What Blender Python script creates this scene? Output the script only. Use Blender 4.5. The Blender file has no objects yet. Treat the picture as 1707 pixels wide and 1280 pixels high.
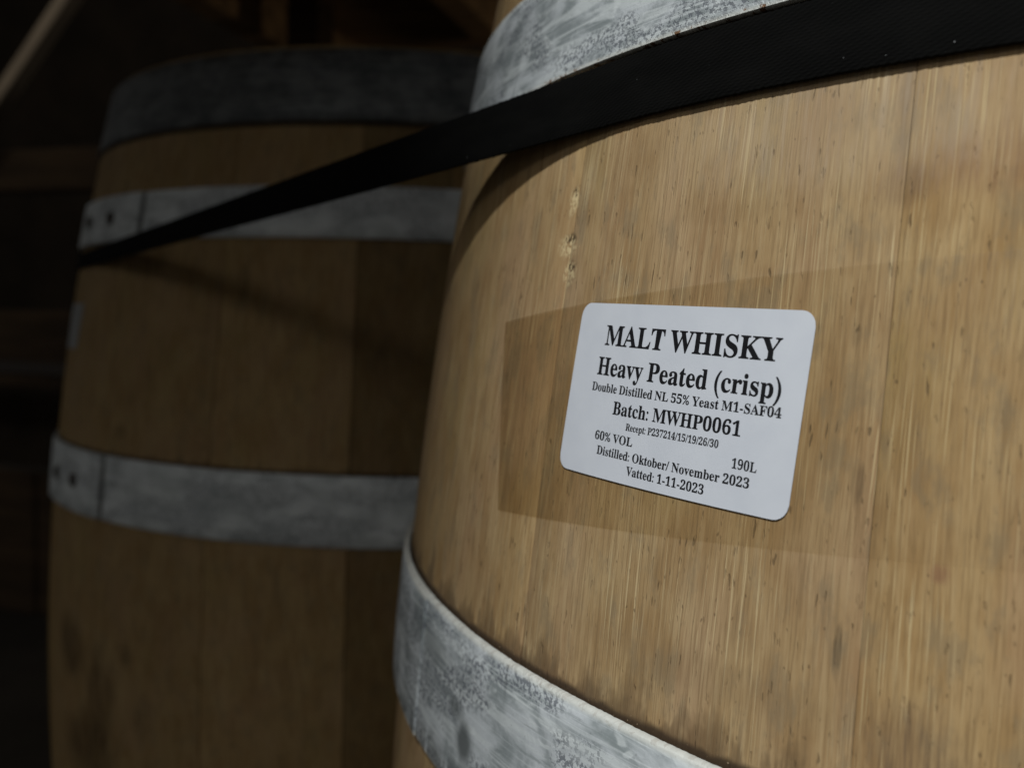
import bpy, bmesh, math, random
from mathutils import Vector, Matrix, noise as mnoise

scene = bpy.context.scene
col = scene.collection
rad, sin, cos, pi = math.radians, math.sin, math.cos, math.pi
rng = random.Random(7)

# ------------------------------------------------------------------ camera
CAM = Vector((-0.15082, -0.46714, 0.27369))
YAW, PIT, ROL, FPX = 0.296829, -0.059292, 0.026666, 1515.3
fw = Vector((-sin(YAW) * cos(PIT), cos(YAW) * cos(PIT), sin(PIT)))
rt = Vector((cos(YAW), sin(YAW), 0)); up = rt.cross(fw)
r2 = rt * cos(ROL) + up * sin(ROL); u2 = -rt * sin(ROL) + up * cos(ROL)
cam = bpy.data.cameras.new('camera')
cam.sensor_fit = 'HORIZONTAL'; cam.sensor_width = 36.0
cam.lens = 36.0 * FPX / 1707.0
cam.clip_start = 0.005; cam.clip_end = 100
cam.dof.use_dof = True; cam.dof.focus_distance = 0.206; cam.dof.aperture_fstop = 12.0
camo = bpy.data.objects.new('camera', cam); col.objects.link(camo)
camo.matrix_world = Matrix(((r2.x, u2.x, -fw.x, CAM.x), (r2.y, u2.y, -fw.y, CAM.y), (r2.z, u2.z, -fw.z, CAM.z), (0, 0, 0, 1)))
scene.camera = camo

# ------------------------------------------------------------------ light
world = bpy.data.worlds.new('World'); scene.world = world; world.use_nodes = True
bg = world.node_tree.nodes['Background']
bg.inputs[0].default_value = (1.0, 0.99, 0.94, 1); bg.inputs[1].default_value = 0.062

def lamp(name, loc, target, power, size, colour):
    l = bpy.data.lights.new(name, 'AREA'); l.shape = 'DISK'; l.size = size; l.energy = power; l.color = colour
    o = bpy.data.objects.new(name, l); col.objects.link(o); o.location = loc
    o.rotation_euler = (Vector(target) - Vector(loc)).to_track_quat('-Z', 'Y').to_euler()
    return o
LAMP = Vector((-0.19, -1.80, 1.98))
lamp('ceiling_lamp', LAMP, (-0.2, -0.25, 0.3), 52.0, 0.12, (0.95, 0.985, 0.97))
al = lamp('aisle_lamp', (-0.85, -3.2, 2.28), (-0.6, 0.0, 0.1), 22.0, 2.0, (1.0, 0.99, 0.93))
al.data.shape = 'RECTANGLE'; al.data.size_y = 1.35
lamp('back_fill_lamp', (1.0, 1.9, 0.3), (-1.2, 1.3, 1.0), 1.6, 0.3, (1.0, 0.80, 0.58))  # added unseen fill behind the front barrel, warms the deck underside

scene.view_settings.view_transform = 'Standard'; scene.view_settings.look = 'None'
scene.view_settings.gamma = 1.0; scene.view_settings.use_curve_mapping = False
scene.view_settings.exposure = 0.0
scene.cycles.max_bounces = 6; scene.cycles.diffuse_bounces = 3; scene.cycles.glossy_bounces = 2

# ------------------------------------------------------------------ helpers
def tag(o, label=None, cat=None, group=None, kind=None):
    if label: o['label'] = label
    if cat: o['category'] = cat
    if group: o['group'] = group
    if kind: o['kind'] = kind
    return o

def empty(name, loc):
    o = bpy.data.objects.new(name, None); col.objects.link(o); o.location = loc; o.empty_display_size = 0.05
    return o

def mesh(name, verts, faces, mat, parent=None, uv=None, smooth=True, angle=35):
    me = bpy.data.meshes.new(name); me.from_pydata(verts, [], faces); me.update()
    if uv is not None:
        l = me.uv_layers.new(name='UVMap')
        for lp in me.loops: l.data[lp.index].uv = uv[lp.vertex_index]
    if smooth:
        me.shade_smooth(); me.set_sharp_from_angle(angle=rad(angle))
    me.materials.append(mat)
    o = bpy.data.objects.new(name, me); col.objects.link(o)
    if parent: o.parent = parent
    return o

def box(name, a, b, mat, parent=None, bev=0.004):
    """box between corners a and b with chamfered edges"""
    bm = bmesh.new(); bmesh.ops.create_cube(bm, size=1)
    c = [(a[i] + b[i]) / 2 for i in range(3)]; d = [abs(b[i] - a[i]) for i in range(3)]
    for v in bm.verts: v.co = Vector([c[i] + v.co[i] * d[i] for i in range(3)])
    bmesh.ops.bevel(bm, geom=bm.edges[:], offset=bev, segments=1, affect='EDGES')
    me = bpy.data.meshes.new(name); bm.to_mesh(me); bm.free(); me.materials.append(mat)
    o = bpy.data.objects.new(name, me); col.objects.link(o)
    if parent: o.parent = parent
    return o

def beam(name, p, q, w, h, mat, parent=None):
    """squared timber from p to q, w wide and h deep"""
    p, q = Vector(p), Vector(q); L = (q - p).length
    o = box(name, (-w / 2, -h / 2, 0), (w / 2, h / 2, L), mat, parent)
    o.location = p; o.rotation_euler = (q - p).to_track_quat('Z', 'Y').to_euler()
    return o

# ------------------------------------------------------------------ materials
class NT:
    def __init__(self, name, bump=0.2):
        self.m = bpy.data.materials.new(name); self.m.use_nodes = True
        self.t = self.m.node_tree; self.n = self.t.nodes; self.b = self.n['Principled BSDF']
    def add(self, t, **kw):
        x = self.n.new(t)
        for k, v in kw.items(): setattr(x, k, v)
        return x
    def link(self, a, b): self.t.links.new(a, b)
    def put(self, sock, v):
        if hasattr(v, 'is_output') or isinstance(v, bpy.types.NodeSocket): self.link(v, sock)
        else: sock.default_value = v
    def math(self, op, a, b=0.0, c=None, clamp=False):
        x = self.add('ShaderNodeMath', operation=op, use_clamp=clamp); self.put(x.inputs[0], a); self.put(x.inputs[1], b)
        if c is not None: self.put(x.inputs[2], c)
        return x.outputs[0]
    def uv(self): return self.add('ShaderNodeUVMap').outputs[0]
    def obj(self): return self.add('ShaderNodeTexCoord').outputs['Object']
    def rand(self): return self.add('ShaderNodeObjectInfo').outputs['Random']
    def scale(self, v, s):
        x = self.add('ShaderNodeVectorMath', operation='MULTIPLY'); self.put(x.inputs[0], v); x.inputs[1].default_value = s
        return x.outputs[0]
    def vadd(self, a, b):
        x = self.add('ShaderNodeVectorMath', operation='ADD'); self.put(x.inputs[0], a); self.put(x.inputs[1], b)
        return x.outputs[0]
    def noise(self, v, s, detail=3.0, rough=0.55, w=None, dist=0.0):
        x = self.add('ShaderNodeTexNoise', noise_dimensions='4D' if w is not None else '3D')
        self.link(self.scale(v, s), x.inputs['Vector'])
        if w is not None: self.put(x.inputs['W'], w)
        x.inputs['Scale'].default_value = 1; x.inputs['Detail'].default_value = detail
        x.inputs['Roughness'].default_value = rough; x.inputs['Distortion'].default_value = dist
        return x.outputs['Fac']
    def ss(self, v, a, b, lo=0.0, hi=1.0):
        x = self.add('ShaderNodeMapRange', interpolation_type='SMOOTHSTEP'); self.put(x.inputs[0], v)
        x.inputs[1].default_value = a; x.inputs[2].default_value = b; x.inputs[3].default_value = lo; x.inputs[4].default_value = hi
        return x.outputs[0]
    def mix(self, f, a, b, blend='MIX'):
        x = self.add('ShaderNodeMix', data_type='RGBA', blend_type=blend)
        self.put(x.inputs[0], f)
        for s, v in ((x.inputs[6], a), (x.inputs[7], b)):
            if isinstance(v, tuple): s.default_value = (*v, 1)
            else: self.link(v, s)
        return x.outputs[2]
    def sep(self, v):
        x = self.add('ShaderNodeSeparateXYZ'); self.link(v, x.inputs[0]); return x.outputs
    def blob(self, uv, u, v, ru, rv, edge=0.5, wob=0.35, freq=(900, 300, 1)):
        """1 inside a ragged ellipse round (u, v) of the surface, 0 outside"""
        s = self.sep(uv)
        a = self.math('DIVIDE', self.math('SUBTRACT', s[0], u), ru)
        b = self.math('DIVIDE', self.math('SUBTRACT', s[1], v), rv)
        d = self.math('SQRT', self.math('ADD', self.math('MULTIPLY', a, a), self.math('MULTIPLY', b, b)))
        if not hasattr(self, '_bn'): self._bn = self.noise(uv, freq, 2)
        n = self._bn
        d = self.math('ADD', d, self.math('MULTIPLY', self.math('SUBTRACT', n, 0.5), wob * 2))
        return self.ss(d, 1.0 - edge, 1.0 + edge, 1.0, 0.0)
    def bump(self, h, strength, dist):
        x = self.add('ShaderNodeBump'); self.link(h, x.inputs['Height'])
        x.inputs['Strength'].default_value = strength; x.inputs['Distance'].default_value = dist
        self.link(x.outputs[0], self.b.inputs['Normal'])
    def base(self, c): self.put(self.b.inputs['Base Color'], c if not isinstance(c, tuple) else (*c, 1))
    def rough(self, r): self.put(self.b.inputs['Roughness'], r)
    def spec(self, s): self.put(self.b.inputs['Specular IOR Level'], s)

RU = 0.33                                     # u of the surface map = angle * RU, v = height from the barrel's middle
def U(az): return rad(az) * RU
GLYPH = {
    '%': (340, "251,111 271,106 285,91 290,72 285,51 271,37 251,32 231,37 217,51 212,72 217,91 231,106;251,148 227,144 206,133 189,117 178,96 174,72 178,47 189,26 206,10 227,-1 251,-5 275,-1 296,10 313,26 324,47 328,72 324,96 313,117 296,133 275,144;301,346 264,346 39,-5 76,-5;89,345 65,341 44,330 27,314 16,293 12,268 16,244 27,223 44,207 65,196 89,192 113,196 134,207 151,223 162,244 166,268 162,293 151,314 134,330 113,341;89,308 109,303 123,288 128,268 123,248 109,234 89,229 69,234 55,248 50,268 55,288 69,303"),
    '(': (162, "84,116 86,169 95,218 109,264 129,307 156,347 129,347 96,308 69,264 49,217 36,167 32,116 36,65 49,15 69,-32 96,-76 129,-115 156,-115 129,-75 109,-32 95,14 86,63"),
    ')': (162, "78,116 75,63 67,14 52,-32 32,-75 6,-115 32,-115 65,-76 92,-32 112,15 125,65 130,116 125,167 112,217 92,264 65,308 32,347 6,347 32,307 52,264 67,218 75,169"),
    '-': (162, "142,134 20,134 20,87 142,87"),
    '/': (140, "4,-4 39,-4 137,346 102,346"),
    '0': (280, "140,-5 112,-2 88,5 68,18 51,35 38,57 29,82 22,112 18,144 17,180 18,215 22,247 29,276 38,301 51,322 68,340 88,352 112,360 140,362 168,360 191,352 211,340 227,322 240,301 250,276 257,247 261,214 262,179 261,144 257,111 250,82 240,57 227,35 210,18 191,5 167,-2;140,28 156,32 169,45 176,68 181,98 184,135 185,179 184,223 181,260 176,290 169,312 157,325 140,330 124,325 112,312 104,290 98,260 96,223 94,179 96,135 98,98 104,68 112,45 124,32"),
    '1': (280, "48,0 48,26 90,26 97,27 104,30 108,34 112,39 114,48 114,59 114,310 80,272 70,264 60,259 50,258 42,259 36,262 30,268 25,275 22,284 21,294 55,306 98,333 133,359 189,359 189,59 190,49 191,41 194,35 199,30 205,27 214,26 255,26 255,0"),
    '2': (280, "18,0 18,52 92,127 111,147 126,166 139,182 149,198 157,214 162,228 166,244 168,260 168,276 167,294 164,308 158,318 150,326 141,330 130,332 114,329 102,322 94,310 88,293 85,271 84,245 66,246 50,250 37,256 27,266 21,278 20,294 21,306 25,317 32,328 41,338 54,346 68,353 86,358 106,361 130,362 164,360 192,352 215,340 231,323 241,303 244,279 243,267 241,256 238,245 217,209 178,164 115,102 65,55 182,55 191,56 200,59 208,64 215,71 220,79 223,90 227,105 256,105 254,0"),
    '3': (280, "122,-5 98,-4 78,-1 60,4 46,10 34,17 25,26 19,35 15,45 14,55 15,67 20,76 27,84 36,90 46,93 56,94 58,74 64,58 74,46 86,37 101,32 118,30 129,31 139,33 148,36 157,42 165,49 171,59 176,71 179,86 180,104 177,121 171,137 160,150 144,161 125,167 102,169 71,169 71,200 104,200 124,202 140,209 152,220 161,235 166,253 168,274 166,290 163,304 157,316 149,325 139,330 126,332 115,330 106,326 99,320 93,312 89,302 86,291 83,254 64,255 48,259 35,265 26,273 20,285 18,298 21,315 30,330 46,344 68,354 95,360 128,362 162,360 190,353 213,341 230,325 241,305 244,280 242,259 234,241 222,224 206,210 188,199 168,190 208,177 221,170 232,161 242,150 250,137 255,121 256,103 255,84 251,67 245,52 237,39 227,28 215,18 201,11 187,5 172,0"),
    '4': (280, "90,0 90,26 104,26 115,27 124,29 133,33 140,39 144,49 145,62 145,93 6,93 6,124 148,357 218,357 218,126 270,126 270,93 218,93 218,62 219,49 223,39 230,33 239,29 248,27 259,26 266,26 266,0;42,126 145,126 145,214 146,261 148,310 141,294 129,272 118,252 109,238"),
    '5': (280, "122,-5 99,-4 79,-1 62,4 49,10 38,18 30,26 24,36 21,45 20,56 21,66 25,75 31,82 39,86 49,89 60,90 65,62 70,53 75,46 82,39 91,34 102,31 115,30 126,31 136,33 146,37 154,43 162,51 168,62 173,75 176,91 176,110 175,133 169,151 159,166 145,176 129,182 108,184 77,181 53,175 30,184 46,357 235,357 238,266 209,266 205,283 198,297 195,300 189,301 182,302 78,302 70,210 94,215 125,217 161,214 192,205 218,190 237,169 249,143 253,110 252,90 248,71 241,56 233,42 222,30 210,20 197,12 183,6 168,1"),
    '6': (280, "146,-5 123,-3 101,3 82,13 64,28 50,46 38,69 29,97 24,129 22,165 23,192 26,218 31,242 38,265 47,286 58,305 70,321 85,335 102,347 121,355 142,360 165,362 185,361 202,359 217,354 228,349 238,342 245,334 250,325 253,316 254,307 252,297 248,288 240,280 229,273 213,269 194,268 191,298 181,323 176,328 169,331 160,332 142,329 126,317 114,298 103,272 97,240 93,200 120,213 132,216 146,218 162,219 190,216 215,207 235,192 250,171 259,146 262,116 259,82 249,53 233,28 210,10 181,-1;148,28 160,30 170,37 178,48 184,63 188,84 190,110 188,135 184,155 177,170 168,180 157,186 144,188 134,188 125,185 115,181 93,164 95,121 100,86 109,60 121,42 133,32"),
    '7': (280, "82,0 216,302 84,302 69,300 60,291 55,277 52,252 22,252 24,357 263,357 263,332 125,0"),
    '9': (280, "114,-5 95,-4 79,-1 66,3 55,9 46,16 40,24 35,33 32,42 32,52 32,58 34,65 38,70 42,74 48,78 56,80 61,66 68,53 77,42 88,33 101,28 116,26 140,32 158,50 173,79 182,119 186,172 178,162 169,154 158,147 146,142 131,139 116,138 89,140 65,149 45,164 30,184 21,210 18,241 19,264 24,285 31,304 42,321 55,335 71,347 89,355 109,360 132,362 155,360 177,354 196,344 214,331 229,312 241,290 250,263 255,231 257,194 256,167 253,141 249,117 243,94 234,72 224,53 211,36 196,22 179,10 160,2 138,-3;137,174 148,175 158,178 167,183 175,190 181,198 186,207 185,246 180,277 172,300 162,316 149,325 135,328 122,326 111,319 102,307 95,291 91,270 90,244 92,219 98,199 107,185 120,176"),
    ':': (110, "54,229 39,225 29,214 24,199 29,184 39,173 54,169 70,173 80,184 84,199 80,214 70,225;54,56 39,51 29,41 24,26 29,10 39,0 54,-4 70,0 80,10 84,26 80,41 70,51"),
    'A': (325, "-6,0 -6,14 3,15 11,17 18,22 24,30 30,41 36,56 154,347 167,346 286,64 306,26 312,19 320,15 330,14 330,0 170,0 170,14 193,16 206,23 211,34 203,60 188,98 77,98 58,52 56,44 56,36 60,24 72,16 92,14 95,14 95,0;84,120 180,120 132,238"),
    'B': (329, "12,0 12,13 27,15 39,18 46,24 52,33 54,45 56,61 56,274 52,307 48,314 44,319 38,322 12,326 12,339 164,339 211,336 248,327 274,311 290,289 295,261 292,238 282,219 266,204 243,192 214,184 249,175 276,161 296,144 308,123 312,98 308,69 296,45 276,26 250,11 216,3 177,0;136,188 140,188 164,189 183,194 196,203 205,216 210,234 212,257 211,278 207,294 200,307 191,316 178,321 161,323 151,322 144,320 140,316 137,310 136,302 136,291;165,18 185,20 200,26 211,36 218,51 223,71 224,96 222,120 216,140 206,154 192,164 172,170 147,172 136,172 136,48 136,38 138,30 142,25 147,21 155,19"),
    'D': (369, "15,0 15,13 29,14 40,17 47,22 51,29 54,40 55,56 55,278 54,296 51,309 45,317 37,322 26,325 11,326 11,339 165,339 220,334 266,319 302,295 328,261 343,220 348,170 341,108 320,61 284,27 234,7 170,0;166,18 195,22 219,35 238,56 251,85 258,124 261,170 257,225 246,268 227,298 200,316 166,322 155,322 147,319 141,315 138,309 136,299 136,286 136,54 136,41 138,32 141,25 147,21 155,19"),
    'F': (301, "12,0 12,13 27,15 39,19 46,25 52,34 54,46 56,62 56,279 54,295 51,307 46,315 38,320 26,324 10,326 10,339 293,339 293,238 281,238 277,257 271,274 264,287 256,298 244,307 231,313 214,317 194,320 171,321 149,320 138,314 136,296 136,184 142,184 162,186 178,192 190,201 200,215 207,234 212,258 225,258 225,88 212,88 207,114 200,135 191,149 178,159 161,165 140,166 136,166 136,60 140,32 143,26 149,21 156,18 191,13 191,0"),
    'H': (390, "12,0 12,13 27,15 39,18 46,24 52,32 54,44 56,60 56,282 54,296 51,308 46,316 38,321 27,325 12,326 12,339 180,339 180,326 152,322 146,319 142,314 139,309 136,282 136,186 254,186 254,282 251,309 248,314 244,319 238,322 210,326 210,339 378,339 378,326 362,324 351,321 343,316 338,308 335,297 334,282 334,60 335,45 338,33 343,24 351,19 362,15 378,13 378,0 210,0 210,13 225,15 237,18 245,23 250,31 253,43 254,60 254,164 136,164 136,60 137,44 139,32 144,24 152,18 164,15 180,13 180,0"),
    'I': (194, "10,0 10,13 25,15 37,19 46,24 51,31 55,42 56,56 56,288 55,302 52,312 47,318 39,322 27,325 10,326 10,339 182,339 182,326 166,325 154,322 146,318 140,312 137,302 136,288 136,58 140,33 143,28 147,23 153,20 183,13 183,0"),
    'K': (380, "12,0 12,13 27,15 39,18 47,24 52,32 55,44 56,60 56,282 55,296 52,308 47,316 39,321 27,325 12,326 12,339 180,339 180,326 152,322 147,319 143,314 140,309 136,282 136,174 239,278 250,291 257,302 260,312 255,320 240,325 216,326 216,339 362,339 362,326 355,326 325,320 292,301 256,268 202,212 345,34 362,18 369,16 377,14 386,13 386,0 209,0 209,13 228,14 240,16 245,18 248,21 248,26 247,31 243,39 236,49 148,159 136,148 136,60 137,44 140,32 145,24 153,18 165,15 180,13 180,0"),
    'L': (318, "12,0 12,13 27,15 39,18 46,24 52,32 54,44 56,60 56,282 54,297 51,308 46,316 38,321 27,325 12,326 12,339 186,339 186,326 155,323 148,320 143,316 140,310 136,282 136,62 138,35 140,30 144,26 149,23 174,20 197,22 217,24 234,30 250,37 263,47 275,59 286,75 296,93 304,115 318,115 299,0"),
    'M': (472, "10,0 10,13 26,15 37,18 46,24 51,32 55,43 56,59 56,284 52,310 49,315 45,319 39,322 11,326 11,339 138,339 236,106 334,339 460,339 460,326 445,324 434,321 426,315 421,307 418,296 417,282 417,64 420,32 423,25 428,21 433,17 459,13 459,0 294,0 294,13 322,18 328,22 332,27 335,33 338,62 338,297 214,0 201,0 78,290 78,60 80,43 83,30 89,22 98,17 110,14 126,13 126,0"),
    'N': (367, "300,-8 80,260 80,58 80,43 83,31 88,23 96,18 108,15 124,13 124,0 14,0 14,13 40,17 46,20 50,25 53,31 56,58 56,289 27,322 14,326 14,339 116,339 291,126 291,281 288,308 284,314 280,318 274,321 246,326 246,339 357,339 357,326 342,325 330,321 322,316 318,308 315,296 314,280 314,-8"),
    'O': (391, "194,-8 170,-7 147,-2 126,6 105,16 87,28 70,43 56,60 43,79 34,100 26,122 22,145 20,170 22,194 26,217 34,239 43,260 56,279 70,296 87,311 106,323 127,334 149,341 173,345 198,347 222,346 244,341 266,334 286,324 304,311 321,297 336,280 348,261 358,240 365,218 370,194 371,170 370,145 365,122 358,100 348,79 335,60 320,43 304,28 285,16 264,6 242,-2 219,-6;197,9 228,15 252,35 269,67 279,112 282,170 280,218 272,258 259,289 241,312 219,325 194,330 163,324 139,304 122,272 111,227 108,170 111,121 119,82 132,50 150,27 172,14"),
    'P': (311, "12,0 12,13 27,15 39,18 46,24 52,32 54,44 56,60 56,282 54,296 51,308 46,316 38,321 27,325 12,326 12,339 159,339 198,338 228,334 250,328 266,319 279,309 290,296 298,281 303,265 304,247 301,221 290,198 273,179 249,164 218,156 180,153 136,153 136,60 137,44 139,32 144,24 152,18 164,15 180,13 180,0;136,171 150,171 172,173 190,179 202,188 211,202 216,221 218,245 216,269 212,288 205,302 194,313 180,319 161,321 152,320 145,319 141,316 138,311 136,305 136,296"),
    'R': (352, "12,0 12,13 27,15 39,18 46,24 52,32 54,44 56,60 56,282 54,296 51,308 46,316 38,321 27,325 12,326 12,339 162,339 207,337 245,329 274,317 294,300 306,277 310,249 307,226 298,206 283,190 262,176 234,166 322,38 337,19 342,16 348,14 356,13 358,13 358,0 252,0 150,158 136,158 136,60 137,44 139,32 144,24 152,18 164,15 180,13 180,0;136,174 152,174 175,176 194,182 208,192 218,207 224,226 226,250 224,276 217,295 205,310 188,318 167,321 155,320 147,318 141,314 138,309 136,299 136,287"),
    'S': (291, "32,-8 32,118 46,118 56,84 68,58 83,37 101,23 122,14 146,11 164,13 179,18 191,27 200,38 206,51 208,66 203,87 190,104 168,119 121,142 95,157 73,172 57,188 46,205 39,225 37,247 38,266 43,284 50,300 60,314 72,325 86,334 102,341 119,346 138,347 171,344 210,334 217,332 223,331 230,333 236,338 238,347 252,347 252,238 240,238 235,255 227,272 218,286 208,299 197,310 185,319 172,326 158,330 144,331 129,330 115,325 104,318 96,308 91,296 89,283 90,271 95,260 102,250 112,242 125,234 140,226 188,203 207,193 223,184 236,174 247,163 255,152 260,140 264,127 267,114 268,99 266,79 261,60 252,43 241,28 226,16 209,6 189,-2 167,-6 143,-8 118,-6 94,0 73,7 63,9 52,5 46,-8"),
    'T': (315, "68,0 68,13 85,14 97,17 106,23 111,32 115,44 116,60 116,322 111,322 86,320 66,313 48,300 35,283 26,262 22,236 8,236 8,339 306,339 306,236 293,236 287,267 274,291 255,309 231,319 200,322 196,322 196,60 197,43 200,31 206,22 214,17 227,14 244,13 244,0"),
    'V': (319, "158,-10 33,284 17,313 10,319 1,324 -10,326 -10,339 157,339 157,326 143,326 132,324 124,322 118,318 115,312 114,305 120,282 192,106 259,281 264,304 263,312 260,318 254,322 222,326 222,339 329,339 329,326 319,326 311,323 304,318 298,311 291,300 284,285 171,-10"),
    'W': (455, "127,-8 24,292 11,318 6,323 -2,325 -12,326 -12,339 134,339 134,326 112,322 108,318 105,312 104,306 110,278 166,114 224,262 213,297 209,307 204,315 199,320 192,323 183,325 170,326 170,339 327,339 327,326 308,324 296,318 292,306 297,288 353,124 402,275 408,302 408,310 405,316 400,320 394,323 385,325 374,326 374,339 464,339 464,326 456,324 448,320 442,314 428,282 332,-8 318,-8 235,230 142,-8"),
    'Y': (317, "76,0 76,13 91,15 103,18 110,24 116,32 118,44 120,60 120,133 34,288 26,303 18,313 10,320 0,324 -10,326 -10,339 154,339 154,326 146,326 124,322 120,319 117,315 116,310 122,292 185,168 248,272 254,284 258,295 260,304 255,316 243,323 222,326 220,326 220,339 327,339 327,326 319,324 311,321 304,316 285,292 200,152 200,60 201,44 204,32 208,24 216,18 228,15 244,13 244,0"),
    'a': (256, "190,-8 168,-4 155,7 149,26 125,8 99,-3 71,-6 55,-5 41,0 30,8 22,19 17,32 15,47 19,68 29,86 47,101 73,115 106,129 148,142 148,180 147,192 144,202 139,210 132,216 122,219 110,220 92,218 81,213 78,204 84,191 88,184 91,178 92,172 90,164 87,156 82,150 75,146 67,143 58,142 48,143 40,146 33,151 28,158 25,166 24,176 26,187 30,198 37,207 46,216 57,223 70,229 86,233 102,236 120,237 153,235 178,228 196,218 208,202 216,182 218,156 218,46 220,30 226,26 238,31 245,20 228,5 209,-4;112,25 130,30 148,47 148,126 115,113 95,92 88,62 91,42 99,29"),
    'b': (269, "32,-8 32,289 31,303 30,313 27,319 23,323 16,325 6,327 6,339 103,339 103,208 121,224 141,234 164,237 181,235 197,231 211,222 224,212 234,198 243,182 249,165 253,145 254,124 253,99 248,77 240,56 230,38 216,22 201,10 183,0 164,-6 143,-8 121,-4 99,5 78,21 40,-8;136,10 152,13 164,22 172,36 178,58 181,85 182,119 181,147 178,170 172,187 163,199 152,206 137,208 130,208 122,205 116,201 110,195 105,188 103,180 103,51 107,29 118,15"),
    'c': (218, "116,-8 98,-6 80,-1 64,8 50,20 38,34 28,50 21,69 16,90 14,112 16,135 21,156 30,176 41,194 55,209 71,221 89,230 109,236 130,238 152,236 171,231 186,222 198,211 204,198 206,182 206,174 203,166 198,160 192,156 185,153 176,152 159,156 149,167 146,186 146,194 147,202 145,213 138,219 126,221 111,218 99,208 90,192 85,169 84,140 86,106 92,79 102,57 116,41 132,32 152,28 169,31 186,40 202,54 212,45 185,16 153,-2"),
    'd': (275, "104,-8 87,-6 72,-1 58,8 45,19 35,33 26,50 20,68 16,88 14,110 16,134 20,157 27,177 36,194 47,209 60,221 75,230 91,235 108,237 130,234 150,224 166,208 166,298 165,308 162,315 158,320 151,324 142,326 131,327 131,339 238,339 238,56 238,45 239,36 242,30 246,26 253,23 263,20 263,8 234,6 202,1 166,-8 166,29 150,9 129,-3;128,21 135,22 143,25 150,31 157,38 162,47 166,56 166,180 164,188 160,195 154,201 146,205 138,208 130,209 115,206 105,199 97,186 92,168 89,144 88,114 88,85 91,62 96,44 104,31 114,24"),
    'e': (224, "114,-8 96,-6 79,-1 63,8 49,19 37,34 28,51 20,71 16,93 14,117 16,139 20,160 28,179 38,196 50,210 65,222 81,230 98,235 117,237 144,234 166,224 185,208 199,187 208,160 210,129 210,124 87,124 90,90 97,65 110,46 127,35 148,32 167,35 185,46 201,64 212,54 185,20 152,-1;86,143 150,143 150,160 149,179 147,195 144,206 138,214 130,219 120,221 101,213 90,190 86,152"),
    'h': (283, "14,0 14,12 22,13 29,15 34,19 37,24 38,32 39,42 39,297 38,306 37,314 34,320 30,323 23,326 14,328 14,339 110,339 110,198 130,220 154,233 181,237 204,234 223,224 236,208 243,186 246,158 246,42 247,32 248,25 251,19 255,15 262,13 270,12 270,0 150,0 150,12 154,12 166,15 173,25 175,42 175,162 170,192 166,198 160,201 151,202 136,199 122,190 110,175 110,42 111,32 112,25 115,19 119,15 125,13 134,12 134,0"),
    'i': (148, "75,270 65,271 56,274 48,280 42,288 39,297 38,307 39,317 42,326 48,334 56,340 65,344 75,345 85,344 94,340 102,334 108,326 111,317 112,307 111,297 108,288 102,280 94,274 85,271;14,0 14,12 22,13 29,16 34,19 37,24 38,32 39,42 39,188 39,198 37,207 35,212 31,215 24,218 15,218 16,231 110,231 110,42 111,32 112,25 115,20 119,16 125,13 134,12 134,0"),
    'k': (267, "13,0 13,12 22,13 29,16 34,19 37,24 38,32 39,42 39,296 35,320 31,323 24,326 15,327 16,339 110,339 110,126 169,184 176,193 180,200 182,207 179,213 170,217 156,218 153,218 153,231 257,231 257,218 238,215 221,207 204,194 166,156 258,26 264,18 272,14 280,12 280,0 157,0 157,12 162,12 171,13 176,17 178,24 172,36 121,110 110,100 110,42 111,32 112,25 115,20 119,16 125,13 134,12 134,0"),
    'l': (148, "14,0 14,12 22,13 29,16 34,19 37,24 38,32 39,42 39,296 35,320 31,323 24,326 15,327 15,339 110,339 110,42 111,32 112,25 115,20 119,16 125,13 134,12 134,0"),
    'm': (413, "14,0 14,12 22,13 29,15 34,19 37,24 38,32 39,42 39,188 38,198 37,205 34,211 30,215 23,218 14,219 14,231 109,231 109,197 129,219 152,233 176,237 206,232 227,218 238,194 259,218 284,232 311,237 334,234 352,224 365,208 372,186 375,158 375,42 376,32 377,25 380,19 384,15 390,13 399,12 399,0 281,0 281,12 289,13 296,16 300,20 303,25 304,32 305,42 305,162 300,192 296,198 290,201 281,202 267,199 254,191 242,176 242,42 242,32 244,25 246,20 250,16 257,13 265,12 265,0 148,0 148,12 157,13 163,16 168,20 170,25 172,32 172,42 172,162 168,192 164,197 157,201 148,202 134,199 120,190 109,175 109,42 110,32 111,25 114,20 118,16 124,13 132,12 132,0"),
    'o': (250, "126,-8 104,-6 85,0 67,8 52,20 39,35 28,52 20,72 16,92 14,114 16,137 20,158 28,178 39,195 52,209 67,221 85,230 104,235 125,237 146,235 165,230 182,222 198,210 211,196 222,178 230,159 234,138 236,114 234,91 230,70 222,51 211,34 198,20 183,8 165,-1 146,-6;126,8 138,11 148,18 156,29 162,60 164,114 162,154 159,182 154,202 147,213 138,220 126,222 112,220 102,213 96,202 91,182 88,154 87,115 89,61 96,29 103,18 113,11"),
    'p': (277, "13,-104 13,-92 30,-87 38,-75 39,-48 39,181 39,195 37,204 34,211 30,215 24,218 14,220 14,231 106,231 106,196 124,219 145,233 172,238 188,236 204,231 218,222 230,210 241,196 249,180 256,161 259,141 260,119 259,96 255,74 249,54 240,36 230,21 217,9 202,0 186,-6 169,-8 146,-4 127,6 110,24 110,-43 113,-74 116,-80 119,-84 124,-88 147,-92 147,-104;146,21 159,24 170,31 178,44 184,63 187,86 188,115 187,143 184,166 180,184 172,197 162,204 148,207 134,203 121,193 110,175 110,51 119,34 131,24"),
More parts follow.
